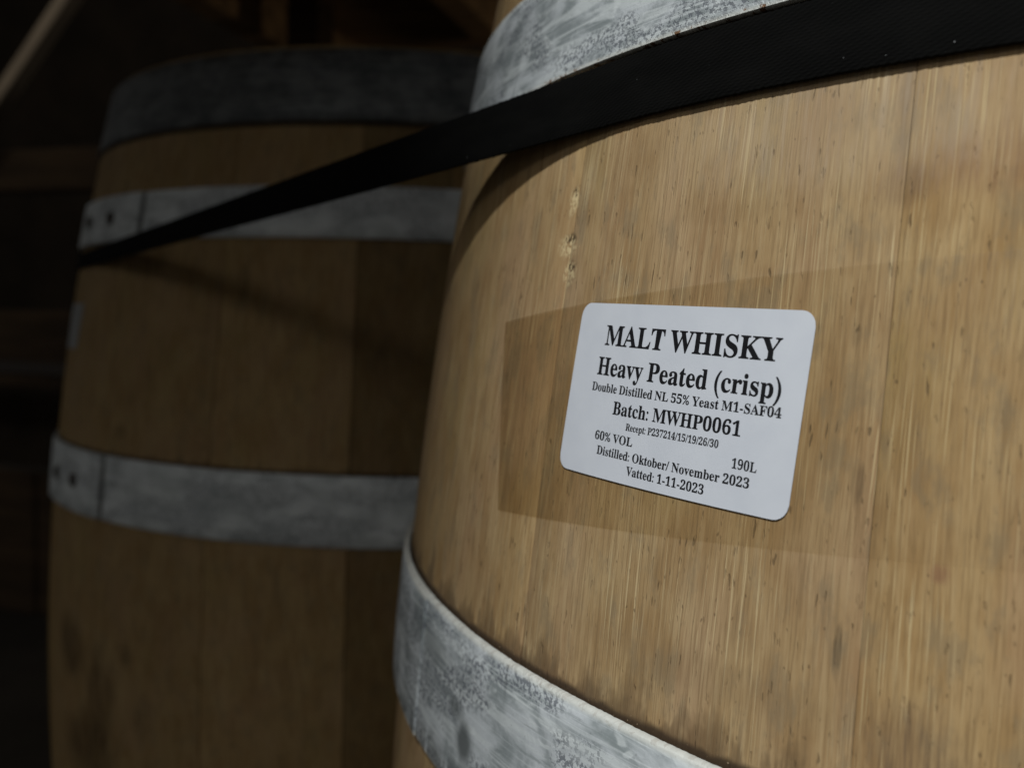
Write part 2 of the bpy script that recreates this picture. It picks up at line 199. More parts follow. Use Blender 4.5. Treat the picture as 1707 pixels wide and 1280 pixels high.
    'r': (214, "14,0 14,12 22,13 29,16 34,19 37,24 38,32 39,42 39,188 39,199 37,207 34,212 30,216 24,218 15,218 16,231 108,231 108,188 118,202 128,214 139,224 151,231 162,236 174,237 186,236 197,232 205,226 211,218 214,209 216,198 215,189 212,181 207,174 201,170 193,166 184,166 177,166 170,168 165,172 154,186 150,190 146,193 140,194 134,192 127,187 120,180 115,170 112,157 111,143 111,42 112,31 114,24 118,19 125,15 134,13 147,12 147,0"),
    's': (214, "112,-8 98,-6 82,-2 64,4 54,6 47,5 42,1 38,-6 26,-6 26,78 40,78 45,59 54,42 64,29 77,19 90,13 104,11 116,12 125,15 133,20 139,26 142,34 143,44 140,57 131,68 116,78 80,96 64,106 51,115 40,126 33,138 29,150 28,164 30,184 37,201 48,216 64,228 83,235 105,238 124,235 148,229 154,228 158,227 164,228 168,232 172,238 182,238 182,165 170,165 164,182 156,195 146,206 135,214 124,219 111,220 101,220 93,217 86,213 82,207 79,201 78,193 79,185 81,179 86,173 109,158 142,141 158,132 170,123 180,113 186,101 190,87 192,70 189,48 182,29 170,14 154,2 135,-5"),
    't': (170, "92,-7 74,-5 60,0 49,8 42,19 37,34 36,53 36,208 15,208 15,223 66,275 96,316 108,316 108,231 154,231 154,208 108,208 108,61 111,38 114,33 119,31 125,30 136,33 145,41 154,56 166,49 147,18 123,-1"),
    'u': (279, "98,-8 77,-5 60,1 48,13 40,28 36,48 34,72 34,184 33,195 32,204 29,210 25,215 18,218 8,219 8,231 106,231 106,55 106,47 108,40 112,34 117,30 124,27 132,26 146,29 159,36 170,49 170,184 169,196 168,205 164,211 159,215 152,218 141,219 141,231 241,231 241,52 242,42 243,34 246,29 251,26 259,23 268,22 268,10 239,8 206,2 170,-8 170,30 161,19 150,10 138,2 126,-3 112,-6"),
    'v': (228, "106,-8 28,184 16,209 12,214 6,217 -2,218 -2,231 122,231 122,219 116,219 105,218 98,213 96,206 97,200 138,91 176,188 180,202 176,212 167,217 152,219 152,231 227,231 227,220 219,217 212,213 207,208 194,181 119,-8"),
    'y': (224, "39,-104 27,-103 17,-99 8,-93 1,-85 -4,-74 -5,-62 -4,-54 -1,-46 4,-40 10,-34 18,-31 26,-30 35,-30 42,-33 48,-37 52,-42 55,-49 56,-56 55,-60 55,-65 56,-70 59,-73 64,-74 70,-71 77,-65 85,-55 96,-33 104,-4 27,186 18,205 12,214 -2,218 -4,218 -4,231 120,231 120,218 101,216 98,213 96,209 96,204 96,198 99,191 138,88 172,180 176,194 177,204 176,209 174,213 171,216 151,218 151,231 223,231 223,218 216,217 211,214 206,209 193,180 120,-18 96,-71 88,-82 80,-91 71,-97 61,-101 51,-104"),
}

def oak(name, tint, stains=(), lights=(), dirt=None):
    """rough planed oak: fine upright fibres, short dark flecks, blotches; stains = (az, z, half az, half z, colour, strength)"""
    t = NT(name); uv0 = t.uv(); w = None
    zz = t.add('ShaderNodeCombineXYZ'); t.link(t.math('MULTIPLY', t.rand(), 400.0), zz.inputs[2]); uv = t.vadd(uv0, zz.outputs[0])
    def sh(k): return t.vadd(g, (0, 0, k))
    warp = t.add('ShaderNodeVectorMath', operation='ADD')
    t.link(uv, warp.inputs[0])
    wn = t.noise(uv, (40, 14, 1), 0, 0.5)
    cx = t.add('ShaderNodeCombineXYZ'); t.link(t.math('MULTIPLY', t.math('SUBTRACT', wn, 0.5), 0.0022), cx.inputs[0]); t.link(cx.outputs[0], warp.inputs[1])
    g = warp.outputs[0]
    fine = t.noise(g, (1900, 60, 1), 3, 0.70)
    mid = t.noise(g, (620, 40, 1), 3, 0.66)
    wide = t.noise(g, (75, 12, 1), 2, 0.5)
    blot = t.noise(uv, (75, 46, 1), 3, 0.62)
    hue = t.noise(uv, (26, 17, 1), 2, 0.5)
    hair = t.noise(sh(31), (2400, 30, 1), 1, 0.5)
    fleck = t.noise(sh(57), (900, 190, 1), 2, 0.55)
    speck = t.noise(sh(83), (700, 420, 1), 1, 0.5)
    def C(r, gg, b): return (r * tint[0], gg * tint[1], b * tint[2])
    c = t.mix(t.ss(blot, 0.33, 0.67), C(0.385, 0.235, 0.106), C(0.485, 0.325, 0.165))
    c = t.mix(t.ss(hue, 0.50, 0.68, 0, 0.50), c, C(0.50, 0.325, 0.205))
    c = t.mix(t.ss(hue, 0.46, 0.32, 0, 0.45), c, C(0.41, 0.290, 0.120))
    c = t.mix(t.ss(wide, 0.45, 0.72, 0, 0.40), c, C(0.37, 0.215, 0.115))
    c = t.mix(t.ss(mid, 0.45, 0.68, 0, 0.45), c, C(0.56, 0.400, 0.225))
    c = t.mix(t.ss(mid, 0.46, 0.30, 0, 0.42), c, C(0.30, 0.195, 0.098))
    c = t.mix(t.ss(fine, 0.49, 0.62, 0, 0.55), c, C(0.27, 0.168, 0.080))
    grey = t.noise(sh(131), (130, 62, 1), 4, 0.66)
    c = t.mix(t.ss(grey, 0.50, 0.66, 0, 0.50), c, C(0.275, 0.205, 0.128))
    patch = t.ss(t.noise(sh(103), (60, 30, 1), 1, 0.5), 0.40, 0.58, 0.12, 1.0)
    hl = t.math('MULTIPLY', t.ss(hair, 0.61, 0.67, 0, 0.70), patch)
    c = t.mix(hl, c, C(0.68, 0.515, 0.30))
    fl = t.math('MULTIPLY', t.ss(fleck, 0.63, 0.72, 0, 0.72), t.ss(blot, 0.42, 0.58, 1.0, 0.25))
    c = t.mix(fl, c, C(0.16, 0.102, 0.052))
    c = t.mix(t.ss(speck, 0.73, 0.80, 0, 0.60), c, C(0.13, 0.080, 0.042))
    # each stave is its own board
    hv = t.add('ShaderNodeHueSaturation'); t.link(c, hv.inputs['Color'])
    t.put(hv.inputs['Value'], t.sep(t.add('ShaderNodeObjectInfo').outputs['Color'])[0]); t.put(hv.inputs['Saturation'], t.ss(t.math('FRACT', t.math('MULTIPLY', t.rand(), 7.3)), 0, 1, 0.95, 1.03))
    c = hv.outputs[0]
    for (az, z, ra, rz, colr, st) in stains:
        c = t.mix(t.math('MULTIPLY', t.math('MULTIPLY', t.blob(uv0, U(az), z, U(ra), rz), st), t.ss(mid, 0.30, 0.60, 1.0, 0.35)), c, colr)
    h = t.math('ADD', t.math('MULTIPLY', fine, 0.55), t.math('MULTIPLY', mid, 0.35))
    h = t.math('SUBTRACT', h, t.math('MULTIPLY', t.ss(fleck, 0.64, 0.73), 0.5))
    for (az, z, ra, rz) in lights:            # splintered chips: pale torn fibre beside a dark pit
        cr = t.noise(uv, (1400, 900, 1), 1, 0.6)
        k = t.blob(uv0, U(az), z, U(ra), rz, 0.5, 0.6)
        c = t.mix(t.math('MULTIPLY', k, t.ss(cr, 0.42, 0.58, 0, 0.85)), c, (0.62, 0.49, 0.28))
        c = t.mix(t.math('MULTIPLY', t.blob(uv0, U(az + .12), z + rz * .75, U(ra * .7), rz * .45, 0.5, 0.7), t.ss(cr, 0.45, 0.6, 0.85, 0.0)), c, (0.05, 0.032, 0.016))
    if dirt:                                  # dark tide line where liquid has crept along a hoop edge
        v = t.sep(uv)[1]
        for (z, d, wgt) in dirt:
            n = t.noise(uv0, (90, 36, 1), 4, 0.62)
            reach = t.math('MULTIPLY', t.ss(n, 0.34, 0.74), d)
            dd = t.math('DIVIDE', t.math('SUBTRACT', v, z), t.math('ADD', reach, 0.0012))
            above = t.ss(t.math('SUBTRACT', v, z), -0.004, -0.002)
            k = t.math('MULTIPLY', t.math('MULTIPLY', t.ss(dd, 0.0, 1.5, 1.0, 0.0), wgt), above)
            c = t.mix(k, c, (0.085, 0.05, 0.026))
            k2 = t.ss(t.math('ADD', t.math('SUBTRACT', v, z), t.math('MULTIPLY', t.math('SUBTRACT', n, .5), .004)), 0.0004, 0.0022, 0.85, 0.0)
            k2 = t.math('MULTIPLY', k2, above)
            c = t.mix(k2, c, (0.035, 0.022, 0.014))
            grit = t.noise(uv, (1500, 1500, 1), 1)
            k3 = t.math('MULTIPLY', t.ss(t.math('SUBTRACT', v, z), 0.0, 0.003, 1.0, 0.0), t.ss(grit, 0.70, 0.76, 0, 0.8))
            c = t.mix(k3, c, (0.46, 0.34, 0.22))
    t.base(c); t.rough(0.74); t.spec(0.22)
    t.bump(h, 0.55, 0.0006)
    return t.m

def galvanised(name, zlo, zhi, rust=1.0, blots=(), seed=0.0, tone=1.0, con=1.0):
    """weathered zinc hoop: white bloom wiped along the band, grey bare patches, crystalline speckle, rusty nicked edges"""
    t = NT(name); uv = t.uv(); v = t.sep(uv)[1]
    sh = t.add('ShaderNodeVectorMath', operation='ADD'); t.link(uv, sh.inputs[0]); sh.inputs[1].default_value = (seed, seed * .37, seed)
    q = sh.outputs[0]
    streak = t.noise(q, (26, 330, 1), 4, 0.6, dist=0.6)
    cloud = t.noise(q, (48, 70, 1), 4, 0.62, dist=0.5)
    wipe = t.noise(q, (60, 150, 1), 3, 0.5, dist=1.2)
    grain = t.noise(q, (800, 800, 1), 2, 0.7)
    vor = t.add('ShaderNodeTexVoronoi', feature='F1'); t.link(t.scale(q, (900, 900, 1)), vor.inputs['Vector']); vor.inputs['Scale'].default_value = 1
    area = t.ss(t.noise(q, (30, 60, 1), 2, 0.5), 0.45, 0.58)
    c = t.mix(t.ss(cloud, 0.38, 0.62, 0.5 - 0.5 * con, 0.5 + 0.5 * con), (0.235 * tone, 0.26 * tone, 0.27 * tone), (0.46 * tone, 0.485 * tone, 0.51 * tone))
    c = t.mix(t.ss(streak, 0.50, 0.62, 0, 0.75 * con), c, (0.53 * tone, 0.56 * tone, 0.57 * tone))
    c = t.mix(t.ss(streak, 0.40, 0.33, 0, 0.60 * con), c, (0.20 * tone, 0.225 * tone, 0.23 * tone))
    c = t.mix(t.ss(wipe, 0.60, 0.68, 0, 0.5 * con), c, (0.60 * tone, 0.63 * tone, 0.64 * tone))
    sp = t.math('MULTIPLY', t.ss(grain, 0.47, 0.57), area)
    c = t.mix(t.math('MULTIPLY', sp, 0.85), c, (0.12 * tone, 0.13 * tone, 0.15 * tone))
    scr = t.noise(q, (14, 1500, 1), 2, 0.6)
    c = t.mix(t.ss(scr, 0.56, 0.66, 0, 0.40 * con), c, (0.60 * tone, 0.63 * tone, 0.65 * tone))
    c = t.mix(t.ss(grain, 0.66, 0.74, 0, 0.35), c, (0.16, 0.17, 0.18))
    for (az, z, ra, rz, colr, st) in blots:
        c = t.mix(t.math('MULTIPLY', t.blob(uv, U(az), z, U(ra), rz, 0.55, 0.35, (260, 160, 1)), st), c, colr)
    e = t.math('MINIMUM', t.math('SUBTRACT', v, zlo), t.math('SUBTRACT', zhi, v))
    en = t.noise(q, (420, 420, 1), 4, 0.7)
    # pale bare line along the cut edges, then rust in the nicks
    c = t.mix(t.ss(e, 0.0005, 0.0021, 0.75, 0.0), c, (0.60 * tone, 0.60 * tone, 0.56 * tone))
    rk = t.math('MULTIPLY', t.ss(t.math('ADD', e, t.ss(en, 0.50, 0.62, 0.0018, -0.0012)), -0.0002, 0.0008, 1.0, 0.0), rust)
    rc = t.mix(t.noise(q, (900, 900, 1), 2), (0.09, 0.04, 0.02), (0.26, 0.15, 0.08))
    c = t.mix(rk, c, rc)
    t.base(c); t.rough(t.ss(cloud, 0.3, 0.7, 0.50, 0.66)); t.spec(0.42)
    t.put(t.b.inputs['Metallic'], 0.12)
    h = t.math('ADD', t.math('MULTIPLY', sp, -0.5), t.math('ADD', t.math('MULTIPLY', grain, 0.45), t.math('MULTIPLY', cloud, 0.8)))
    t.bump(h, 0.45, 0.0006)
    return t.m

def plain(name, colour, rough=0.8, var=0.35, scale=(12, 12, 12), spec=0.3, bumpd=0.002):
    t = NT(name); o = t.obj(); n = t.noise(o, scale, 5, 0.62); n2 = t.noise(o, tuple(k * 7 for k in scale), 3, 0.6)
    c = t.mix(t.ss(n, 0.3, 0.7), tuple(k * (1 - var) for k in colour), tuple(k * (1 + var * .6) for k in colour))
    c = t.mix(t.ss(n2, 0.55, 0.75, 0, 0.4), c, tuple(k * (1 - var * 1.3) for k in colour))
    t.base(c); t.rough(rough); t.spec(spec); t.bump(t.math('ADD', n, t.math('MULTIPLY', n2, .4)), 0.4, bumpd)
    return t.m

def webbing():
    t = NT('black_webbing'); uv = t.uv(); s = t.sep(uv)
    # twill: fine ribs slanting across the band, warped by the yarns running along it
    d = t.math('ADD', t.math('MULTIPLY', s[0], 2600.0), t.math('MULTIPLY', s[1], 5200.0))
    rib = t.math('SINE', d)
    yarn = t.math('SINE', t.math('MULTIPLY', s[1], 9000.0))
    fz = t.noise(uv, (2200, 2200, 1), 2, 0.6); wear = t.noise(uv, (60, 160, 1), 3, 0.6)
    c = t.mix(t.ss(wear, 0.35, 0.7), (0.0022, 0.0022, 0.0021), (0.0038, 0.0037, 0.0035))
    c = t.mix(t.ss(rib, -0.2, 1.0, 0, 0.35), c, (0.006, 0.0058, 0.0056))
    lint = t.noise(uv, (1300, 1300, 1), 1, 0.5)
    c = t.mix(t.ss(lint, 0.795, 0.83, 0, 0.85), c, (0.42, 0.43, 0.44))
    t.base(c); t.rough(0.85); t.spec(0.06)
    t.bump(t.math('ADD', t.math('MULTIPLY', rib, 0.5), t.math('ADD', t.math('MULTIPLY', yarn, 0.25), t.math('MULTIPLY', fz, 0.6))), 0.30, 0.0003)
    return t.m

def paper():
    t = NT('label_paper'); uv = t.uv(); n = t.noise(uv, (90, 90, 1), 3); f = t.noise(uv, (2500, 2500, 1), 2); d = t.noise(uv, (420, 420, 1), 1)
    c = t.mix(t.ss(n, 0.3, 0.7), (0.595, 0.618, 0.685), (0.63, 0.652, 0.715))
    c = t.mix(t.ss(d, 0.80, 0.84, 0, 0.5), c, (0.30, 0.29, 0.28))
    t.base(c); t.rough(0.45); t.spec(0.35); t.bump(t.math('ADD', t.math('MULTIPLY', f, .3), n), 0.12, 0.0006)
    return t.m

def film():
    """clear packing tape that wets the wood a little darker"""
    t = NT('clear_film'); uv = t.uv(); n = t.noise(uv, (90, 14, 1), 3); f = t.noise(uv, (900, 60, 1), 2)
    tr = t.add('ShaderNodeBsdfTransparent'); gl = t.add('ShaderNodeBsdfGlossy'); mx = t.add('ShaderNodeMixShader')
    wet = t.math('ADD', t.ss(t.sep(uv)[0], U(-138.0), U(-120.0)), t.math('MULTIPLY', t.math('SUBTRACT', n, 0.5), 1.3), clamp=True)
    c = t.mix(wet, (0.85, 0.805, 0.71), (0.95, 0.935, 0.895))
    c = t.mix(t.ss(t.sep(uv)[0], U(-119.0), U(-113.0)), c, (0.985, 0.98, 0.97)); t.link(c, tr.inputs[0])
    gl.inputs['Roughness'].default_value = 0.34; gl.inputs[0].default_value = (0.9, 0.9, 0.9, 1)
    lw = t.add('ShaderNodeLayerWeight'); lw.inputs[0].default_value = 0.5
    fr = t.ss(lw.outputs['Facing'], 0.3, 1.0, 0.03, 0.25)
    b = t.add('ShaderNodeBump'); t.link(t.math('ADD', n, f), b.inputs['Height']); b.inputs['Strength'].default_value = 0.3; b.inputs['Distance'].default_value = 0.0006
    t.link(b.outputs[0], gl.inputs['Normal'])
    t.link(fr, mx.inputs[0]); t.link(tr.outputs[0], mx.inputs[1]); t.link(gl.outputs[0], mx.inputs[2])
    t.link(mx.outputs[0], t.n['Material Output'].inputs['Surface'])
    return t.m

def ink():
    t = NT('black_ink'); n = t.noise(t.obj(), (900, 900, 900), 2)
    t.base(t.mix(n, (0.006, 0.006, 0.007), (0.014, 0.014, 0.017))); t.rough(0.5); t.spec(0.25)
    return t.m

OAK_F = oak('pale_oak', (0.84, 0.845, 0.80),
    stains=[(-115.45, 0.3185, 0.30, 0.011, (0.10, 0.065, 0.04), 0.75),
            (-115.3, 0.303, 0.9, 0.004, (0.13, 0.075, 0.045), 0.55),
            (-111.6, 0.3065, 3.4, 0.006, (0.24, 0.125, 0.062), 0.60),
            (-113.0, 0.2325, 0.32, 0.0016, (0.22, 0.10, 0.06), 0.75),
            (-116.0, 0.2146, 0.16, 0.0042, (0.045, 0.033, 0.022), 0.85),
            (-115.87, 0.2465, 0.22, 0.0040, (0.09, 0.055, 0.03), 0.75),
            (-113.3, 0.1985, 1.5, 0.0085, (0.13, 0.085, 0.055), 0.75),
            (-121.5, 0.202, 6.0, 0.004, (0.24, 0.16, 0.085), 0.45),
            (-116.4, 0.2743, 0.2, 0.002, (0.12, 0.08, 0.045), 0.6),
            (-117.5, 0.318, 8.0, 0.013, (0.50, 0.385, 0.265), 0.55),
            (-128.0, 0.3175, 1.8, 0.005, (0.24, 0.15, 0.07), 0.35),
            (-122.5, 0.3005, 2.4, 0.0022, (0.22, 0.135, 0.065), 0.35)],
    lights=[(-132.55, 0.2965, 0.75, 0.0027), (-132.05, 0.2890, 0.50, 0.0029), (-132.6, 0.3085, 0.40, 0.0034)],
    dirt=[(0.1853, 0.013, 0.72)])
KN = (0.05, 0.028, 0.013)
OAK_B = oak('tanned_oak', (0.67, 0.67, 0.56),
    stains=[(-118.5, 0.032, 4.0, 0.022, KN, 1.0), (-113.4, -0.040, 6.5, 0.026, KN, 1.0), (-110.0, 0.002, 3.2, 0.036, KN, 0.9),
            (-119.0, -0.008, 2.8, 0.014, (0.30, 0.19, 0.09), 0.95), (-101.3, -0.003, 1.5, 0.012, KN, 0.55), (-104.8, 0.045, 1.6, 0.008, KN, 0.5),
            (-89.1, 0.3132, 1.0, 0.011, KN, 0.5), (-108.0, 0.2034, 1.5, 0.006, KN, 0.5), (-106.0, 0.328, 4.0, 0.012, KN, 0.45)],
    dirt=[(0.1853, 0.006, 0.7), (0.425, 0.004, 0.5)])
ZQ_F = galvanised('zinc_quarter', 0.34401, 0.38008, 1.0, seed=3.1, tone=1.12)
ZB_F = galvanised('zinc_bilge', 0.13793, 0.18522, 0.2, seed=1.7, tone=1.18, blots=[(-136.3, 0.1545, 0.9, 0.0055, (0.07, 0.08, 0.08), 0.85), (-137.5, 0.162, 0.9, 0.003, (0.14, 0.155, 0.155), 0.6), (-142.0, 0.172, 1.8, 0.004, (0.20, 0.22, 0.225), 0.6)])
Z_B = galvanised('zinc_dull', 0.0, 1.0, 0.0, seed=5.3, tone=1.6, con=0.40, blots=[(-108.3, 0.362, 0.45, 0.030, (0.05, 0.05, 0.045), 0.9), (-110.4, 0.1615, 0.45, 0.036, (0.05, 0.05, 0.045), 0.9)])  # the two blots paint a gap shadow beside each hoop lap
Z_HEAD = galvanised('zinc_head', 0.0, 1.0, 0.0, seed=8.3, tone=0.40)
Z_HEAD.node_tree.nodes['Principled BSDF'].inputs['Metallic'].default_value = 0.75
STEEL = plain('rusty_rivet', (0.05, 0.04, 0.035), 0.6, 0.4, (300, 300, 300), 0.4, 0.0004)
WEB = webbing(); PAPER = paper(); FILM = film(); INK = ink()
TIMBER = plain('rack_timber', (0.06, 0.036, 0.018), 0.85, 0.45, (3, 3, 22))
DECKW = plain('deck_timber', (0.32, 0.21, 0.11), 0.85, 0.45, (3, 22, 22))
GREYPAPER = plain('grey_paper', (0.30, 0.31, 0.32), 0.7, 0.15, (40, 40, 40))  # plain grey tone, darker than the front label's paper
PINE = plain('pale_batten', (0.12, 0.088, 0.058), 0.85, 0.3, (22, 22, 3))
CONCRETE = plain('concrete', (0.045, 0.038, 0.03), 0.9, 0.25, (5, 5, 5), 0.2)
PLASTER = plain('dark_plaster', (0.016, 0.011, 0.007), 0.95, 0.3, (4, 4, 4), 0.1)

# ------------------------------------------------------------------ the setting
FLOOR = -0.48
def sheet(name, pts, mat):
    return tag(mesh(name, pts, [(0, 1, 2, 3)], mat, smooth=False), kind='structure')
sheet('floor', [(-6, -5, FLOOR), (5, -5, FLOOR), (5, 5, FLOOR), (-6, 5, FLOOR)], CONCRETE)
sheet('wall_back', [(-6, 3.2, FLOOR), (5, 3.2, FLOOR), (5, 3.2, 3.0), (-6, 3.2, 3.0)], PLASTER)

# ------------------------------------------------------------------ barrels
R0, CURV, HALF = 0.33, 0.232526, 0.48
class Barrel:
    def __init__(self, x, y, dz, s):
        self.x, self.y, self.dz, self.s = x, y, dz, s
    def r(self, z): return self.s * (R0 - CURV * z * z)            # z in barrel units
    def world_r(self, wz): return self.r((wz - self.dz) / self.s)
    def pt(self, az, z, off=0.0):                                   # local to the empty at the base
        a = rad(az); q = self.r(z) + off
        return (q * cos(a), q * sin(a), z * self.s + self.dz - FLOOR)
    def grid(self, name, azs, zs, off, mat, parent, flip=False):
        vs, uv, fs = [], [], []
        for j, z in enumerate(zs):
            for i, a in enumerate(azs):
                vs.append(self.pt(a, z, off)); uv.append((U(a), z))
        n = len(azs)
        for j in range(len(zs) - 1):
            for i in range(n - 1):
                fs.append((j * n + i, j * n + i + 1, (j + 1) * n + i + 1, (j + 1) * n + i))
        return mesh(name, vs, fs, mat, parent, uv)
    def stave(self, a0, a1, mat, parent, nz=36, na=8, drop=0.00018):
        g = math.degrees(0.0006 / 0.32); th = 0.026
        azs = [a0 + 0.012, a0 + g] + [a0 + (a1 - a0) * k / na for k in range(1, na)] + [a1 - g, a1 - 0.012]
        zb = (FLOOR - self.dz) / self.s
        zs = [max(zb, -HALF) + (HALF - max(zb, -HALF)) * k / nz for k in range(nz + 1)]
        n = len(azs); vs, uv, fs = [], [], []; wrap = 360 if (a0 + a1) / 2 > 60 else 0
        for layer in (0, 1):
            for z in zs:
                for i, a in enumerate(azs):
                    off = (-drop if i in (0, n - 1) else 0.0) if layer == 0 else -th
                    vs.append(self.pt(a, z, off)); uv.append((U(a - wrap), z))
        m = len(zs); N = n * m
        for j in range(m - 1):
            for i in range(n - 1):
                q = (j * n + i, j * n + i + 1, (j + 1) * n + i + 1, (j + 1) * n + i)
                fs.append(q); fs.append(tuple(k + N for k in reversed(q)))
            for i, rev in ((0, False), (n - 1, True)):
                q = (j * n + i, (j + 1) * n + i, (j + 1) * n + i + N, j * n + i + N)
                fs.append(tuple(reversed(q)) if rev else q)
        for j, rev in ((0, True), (m - 1, False)):
            for i in range(n - 1):
                q = (j * n + i, j * n + i + 1, j * n + i + 1 + N, j * n + i + N)
                fs.append(tuple(reversed(q)) if rev else q)
        return mesh('stave', vs, fs, mat, parent, uv, angle=40)
    def hoop(self, zlo, zhi, seam, mat, parent, step=0.3, wear=0.0, lap=14.0, rivets=True, uvz=None, seed=0, step_h=1.0):
        """riveted band: one strip whose end laps over its start"""
        thk = 0.0019; n = int((360 + lap) / step); vs, uv, fs = [], [], []
        d = 0.0006
        prof = [(zlo, 0.0), (zlo, thk - d), (zlo + d, thk)] + [(zlo + (zhi - zlo) * k, thk) for k in (.25, .5, .75)] + [(zhi - d, thk), (zhi, thk - d), (zhi, 0.0)]
        m = len(prof)
        for k in range(n + 1):
            a = seam - lap + (360 + lap) * k / n                    # the last lap degrees ride on the first
            over = k * step - 360
            lift = step_h * thk * min(1, max(0, (over + 4) / 4)) if over > -4 else 0.0
            for i, (z, o) in enumerate(prof):
                j = 0.0
                if wear and i in (0, 1, m - 2, m - 1):
                    j = wear * (mnoise.noise(Vector((a * 1.4, seed + (0 if i < 3 else 9), 0))) + 0.6 * mnoise.noise(Vector((a * 5.0, seed + 3 + (0 if i < 3 else 9), 0))))
                    if i < 3: j = abs(j) * 1.0
                    else: j = -abs(j)
                dent = 0.00035 * mnoise.noise(Vector((a * 0.12, z * 40, seed))) if wear else 0
                vs.append(self.pt(a, z + j, 0.0007 + o + lift + dent)); uv.append((U(a), (z - zlo) / (zhi - zlo) * (uvz[1] - uvz[0]) + uvz[0] if uvz else z))
        for k in range(n):
            for i in range(m - 1):
                fs.append((k * m + i, (k + 1) * m + i, (k + 1) * m + i + 1, k * m + i + 1))
        for k, rev in ((0, False), (n, True)):
            q = tuple(k * m + i for i in range(m)); fs.append(tuple(reversed(q)) if rev else q)
        h = mesh('hoop', vs, fs, mat, parent, uv, angle=50)
        if rivets:
            zc = (zlo + zhi) / 2
            for da in rivets:
                self.rivet(seam + da, zc, h)
        return h
    def rivet(self, az, z, parent):
        a = rad(az); c = Vector(self.pt(az, z, 0.0040)); e1 = Vector((-sin(a), cos(a), 0)); e3 = Vector((cos(a), sin(a), 0)); e2 = Vector((0, 0, 1))
        vs, fs = [], []
        for ring, (q, hh) in enumerate(((0.0060, 0), (0.0056, 0.0014), (0.0040, 0.0026), (0.0016, 0.0031))):
            for k in range(12): vs.append(tuple(c + e1 * (q * cos(k * pi / 6)) + e2 * (q * sin(k * pi / 6)) + e3 * hh))
        for j in range(3):
            for k in range(12): fs.append((j * 12 + k, j * 12 + (k + 1) % 12, (j + 1) * 12 + (k + 1) % 12, (j + 1) * 12 + k))
        fs.append(tuple(36 + k for k in range(12)))
        mesh('rivet', vs, fs, STEEL, parent)
    def head(self, mat, parent):
        z = HALF - 0.032; q = self.r(z) - 0.024
        zw = z * self.s + self.dz - FLOOR
        n = 9; xs = [-q + 2 * q * k / n for k in range(n + 1)]
        for k in range(n):                                          # head boards, jointed side by side
            a, b = xs[k] + 0.0004, xs[k + 1] - 0.0004; pts = []
            for i in range(9):
                x = a + (b - a) * i / 8; pts.append((x, math.sqrt(max(0, q * q - x * x))))
            top = [(x, y) for x, y in pts] + [(x, -y) for x, y in reversed(pts)]
            m = len(top); vs = [(x, y, zw) for x, y in top] + [(x, y, zw - 0.024) for x, y in top]
            fs = [tuple(reversed(range(m))), tuple(range(m, 2 * m))] + [(i, (i + 1) % m, m + (i + 1) % m, m + i) for i in range(m)]
            mesh('head_board', vs, fs, mat, parent, [(v[0], v[1]) for v in vs], smooth=False)

BF = Barrel(0.0, 0.0, 0.0, 1.0)
BB = Barrel(-0.529294, 0.412338, -0.0206806, 1.031993)

front = empty('barrel', (BF.x, BF.y, FLOOR))
tag(front, 'pale oak barrel in the foreground carrying the white printed whisky label', 'barrel', 'upright oak barrels bound by one strap')
back = empty('barrel', (BB.x, BB.y, FLOOR))
tag(back, 'dim blurred oak barrel behind, in shadow, with two grey hoops and a dark knot', 'barrel', 'upright oak barrels bound by one strap')

def joints(fixed, lo, hi, start):
    """joint angles round the barrel: the ones seen in the photograph, random board widths elsewhere"""
    out = list(fixed); a = fixed[-1]
    while a < start + 360 - hi * 1.35:
        a += rng.uniform(lo, hi); out.append(a)
    return out + [start + 360]
jF = joints([-132.25, -115.25], 11, 17, -132.25)
jB = joints([-111.5, -92.0, -73.9], 11, 18, -111.5)
for a, b in zip(jF, jF[1:]):
    v = rng.uniform(0.95, 1.04); BF.stave(a, b, OAK_F, front).color = (v, v, v, 1)
for k, (a, b) in enumerate(zip(jB, jB[1:])):
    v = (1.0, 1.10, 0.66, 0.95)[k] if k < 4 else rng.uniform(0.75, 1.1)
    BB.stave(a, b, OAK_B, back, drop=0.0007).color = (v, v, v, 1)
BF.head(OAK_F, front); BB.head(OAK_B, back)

# hoops, top to bottom (the lower half mirrors the upper)
BF.hoop(0.428, 0.4775, 60, Z_HEAD, front, 1.0, rivets=(-5, -10))
BF.hoop(0.34401, 0.38008, 100, ZQ_F, front, 0.12, 0.00035, rivets=(-5, -10), seed=2)
BF.hoop(0.13793, 0.18522, -144.0, ZB_F, front, 0.12, 0.00030, rivets=(), lap=24, seed=6, step_h=0.3)
BF.hoop(-0.18522, -0.13793, 40, Z_B, front, 1.0, rivets=(-5, -10))
BF.hoop(-0.38008, -0.34401, 130, Z_B, front, 1.0, rivets=(-5, -10))
BF.hoop(-0.4775, -0.428, 170, Z_HEAD, front, 1.0, rivets=(-5, -10))
BB.hoop(0.4255, 0.4775, 60, Z_HEAD, back, 1.0, rivets=(-5, -10))
BB.hoop(0.34401, 0.38008, -108.7, Z_B, back, 0.5, rivets=(-7.8, -17.2), lap=24)
BB.hoop(0.13793, 0.18522, -110.8, Z_B, back, 0.5, rivets=(-7.3, -15.1), lap=22)
BB.hoop(-0.18522, -0.13793, 20, Z_B, back, 1.0, rivets=(-5, -10))
BB.hoop(-0.38008, -0.34401, 90, Z_B, back, 1.0, rivets=(-5, -10))
BB.hoop(-0.462, -0.428, 150, Z_HEAD, back, 1.0, rivets=(-5, -10))

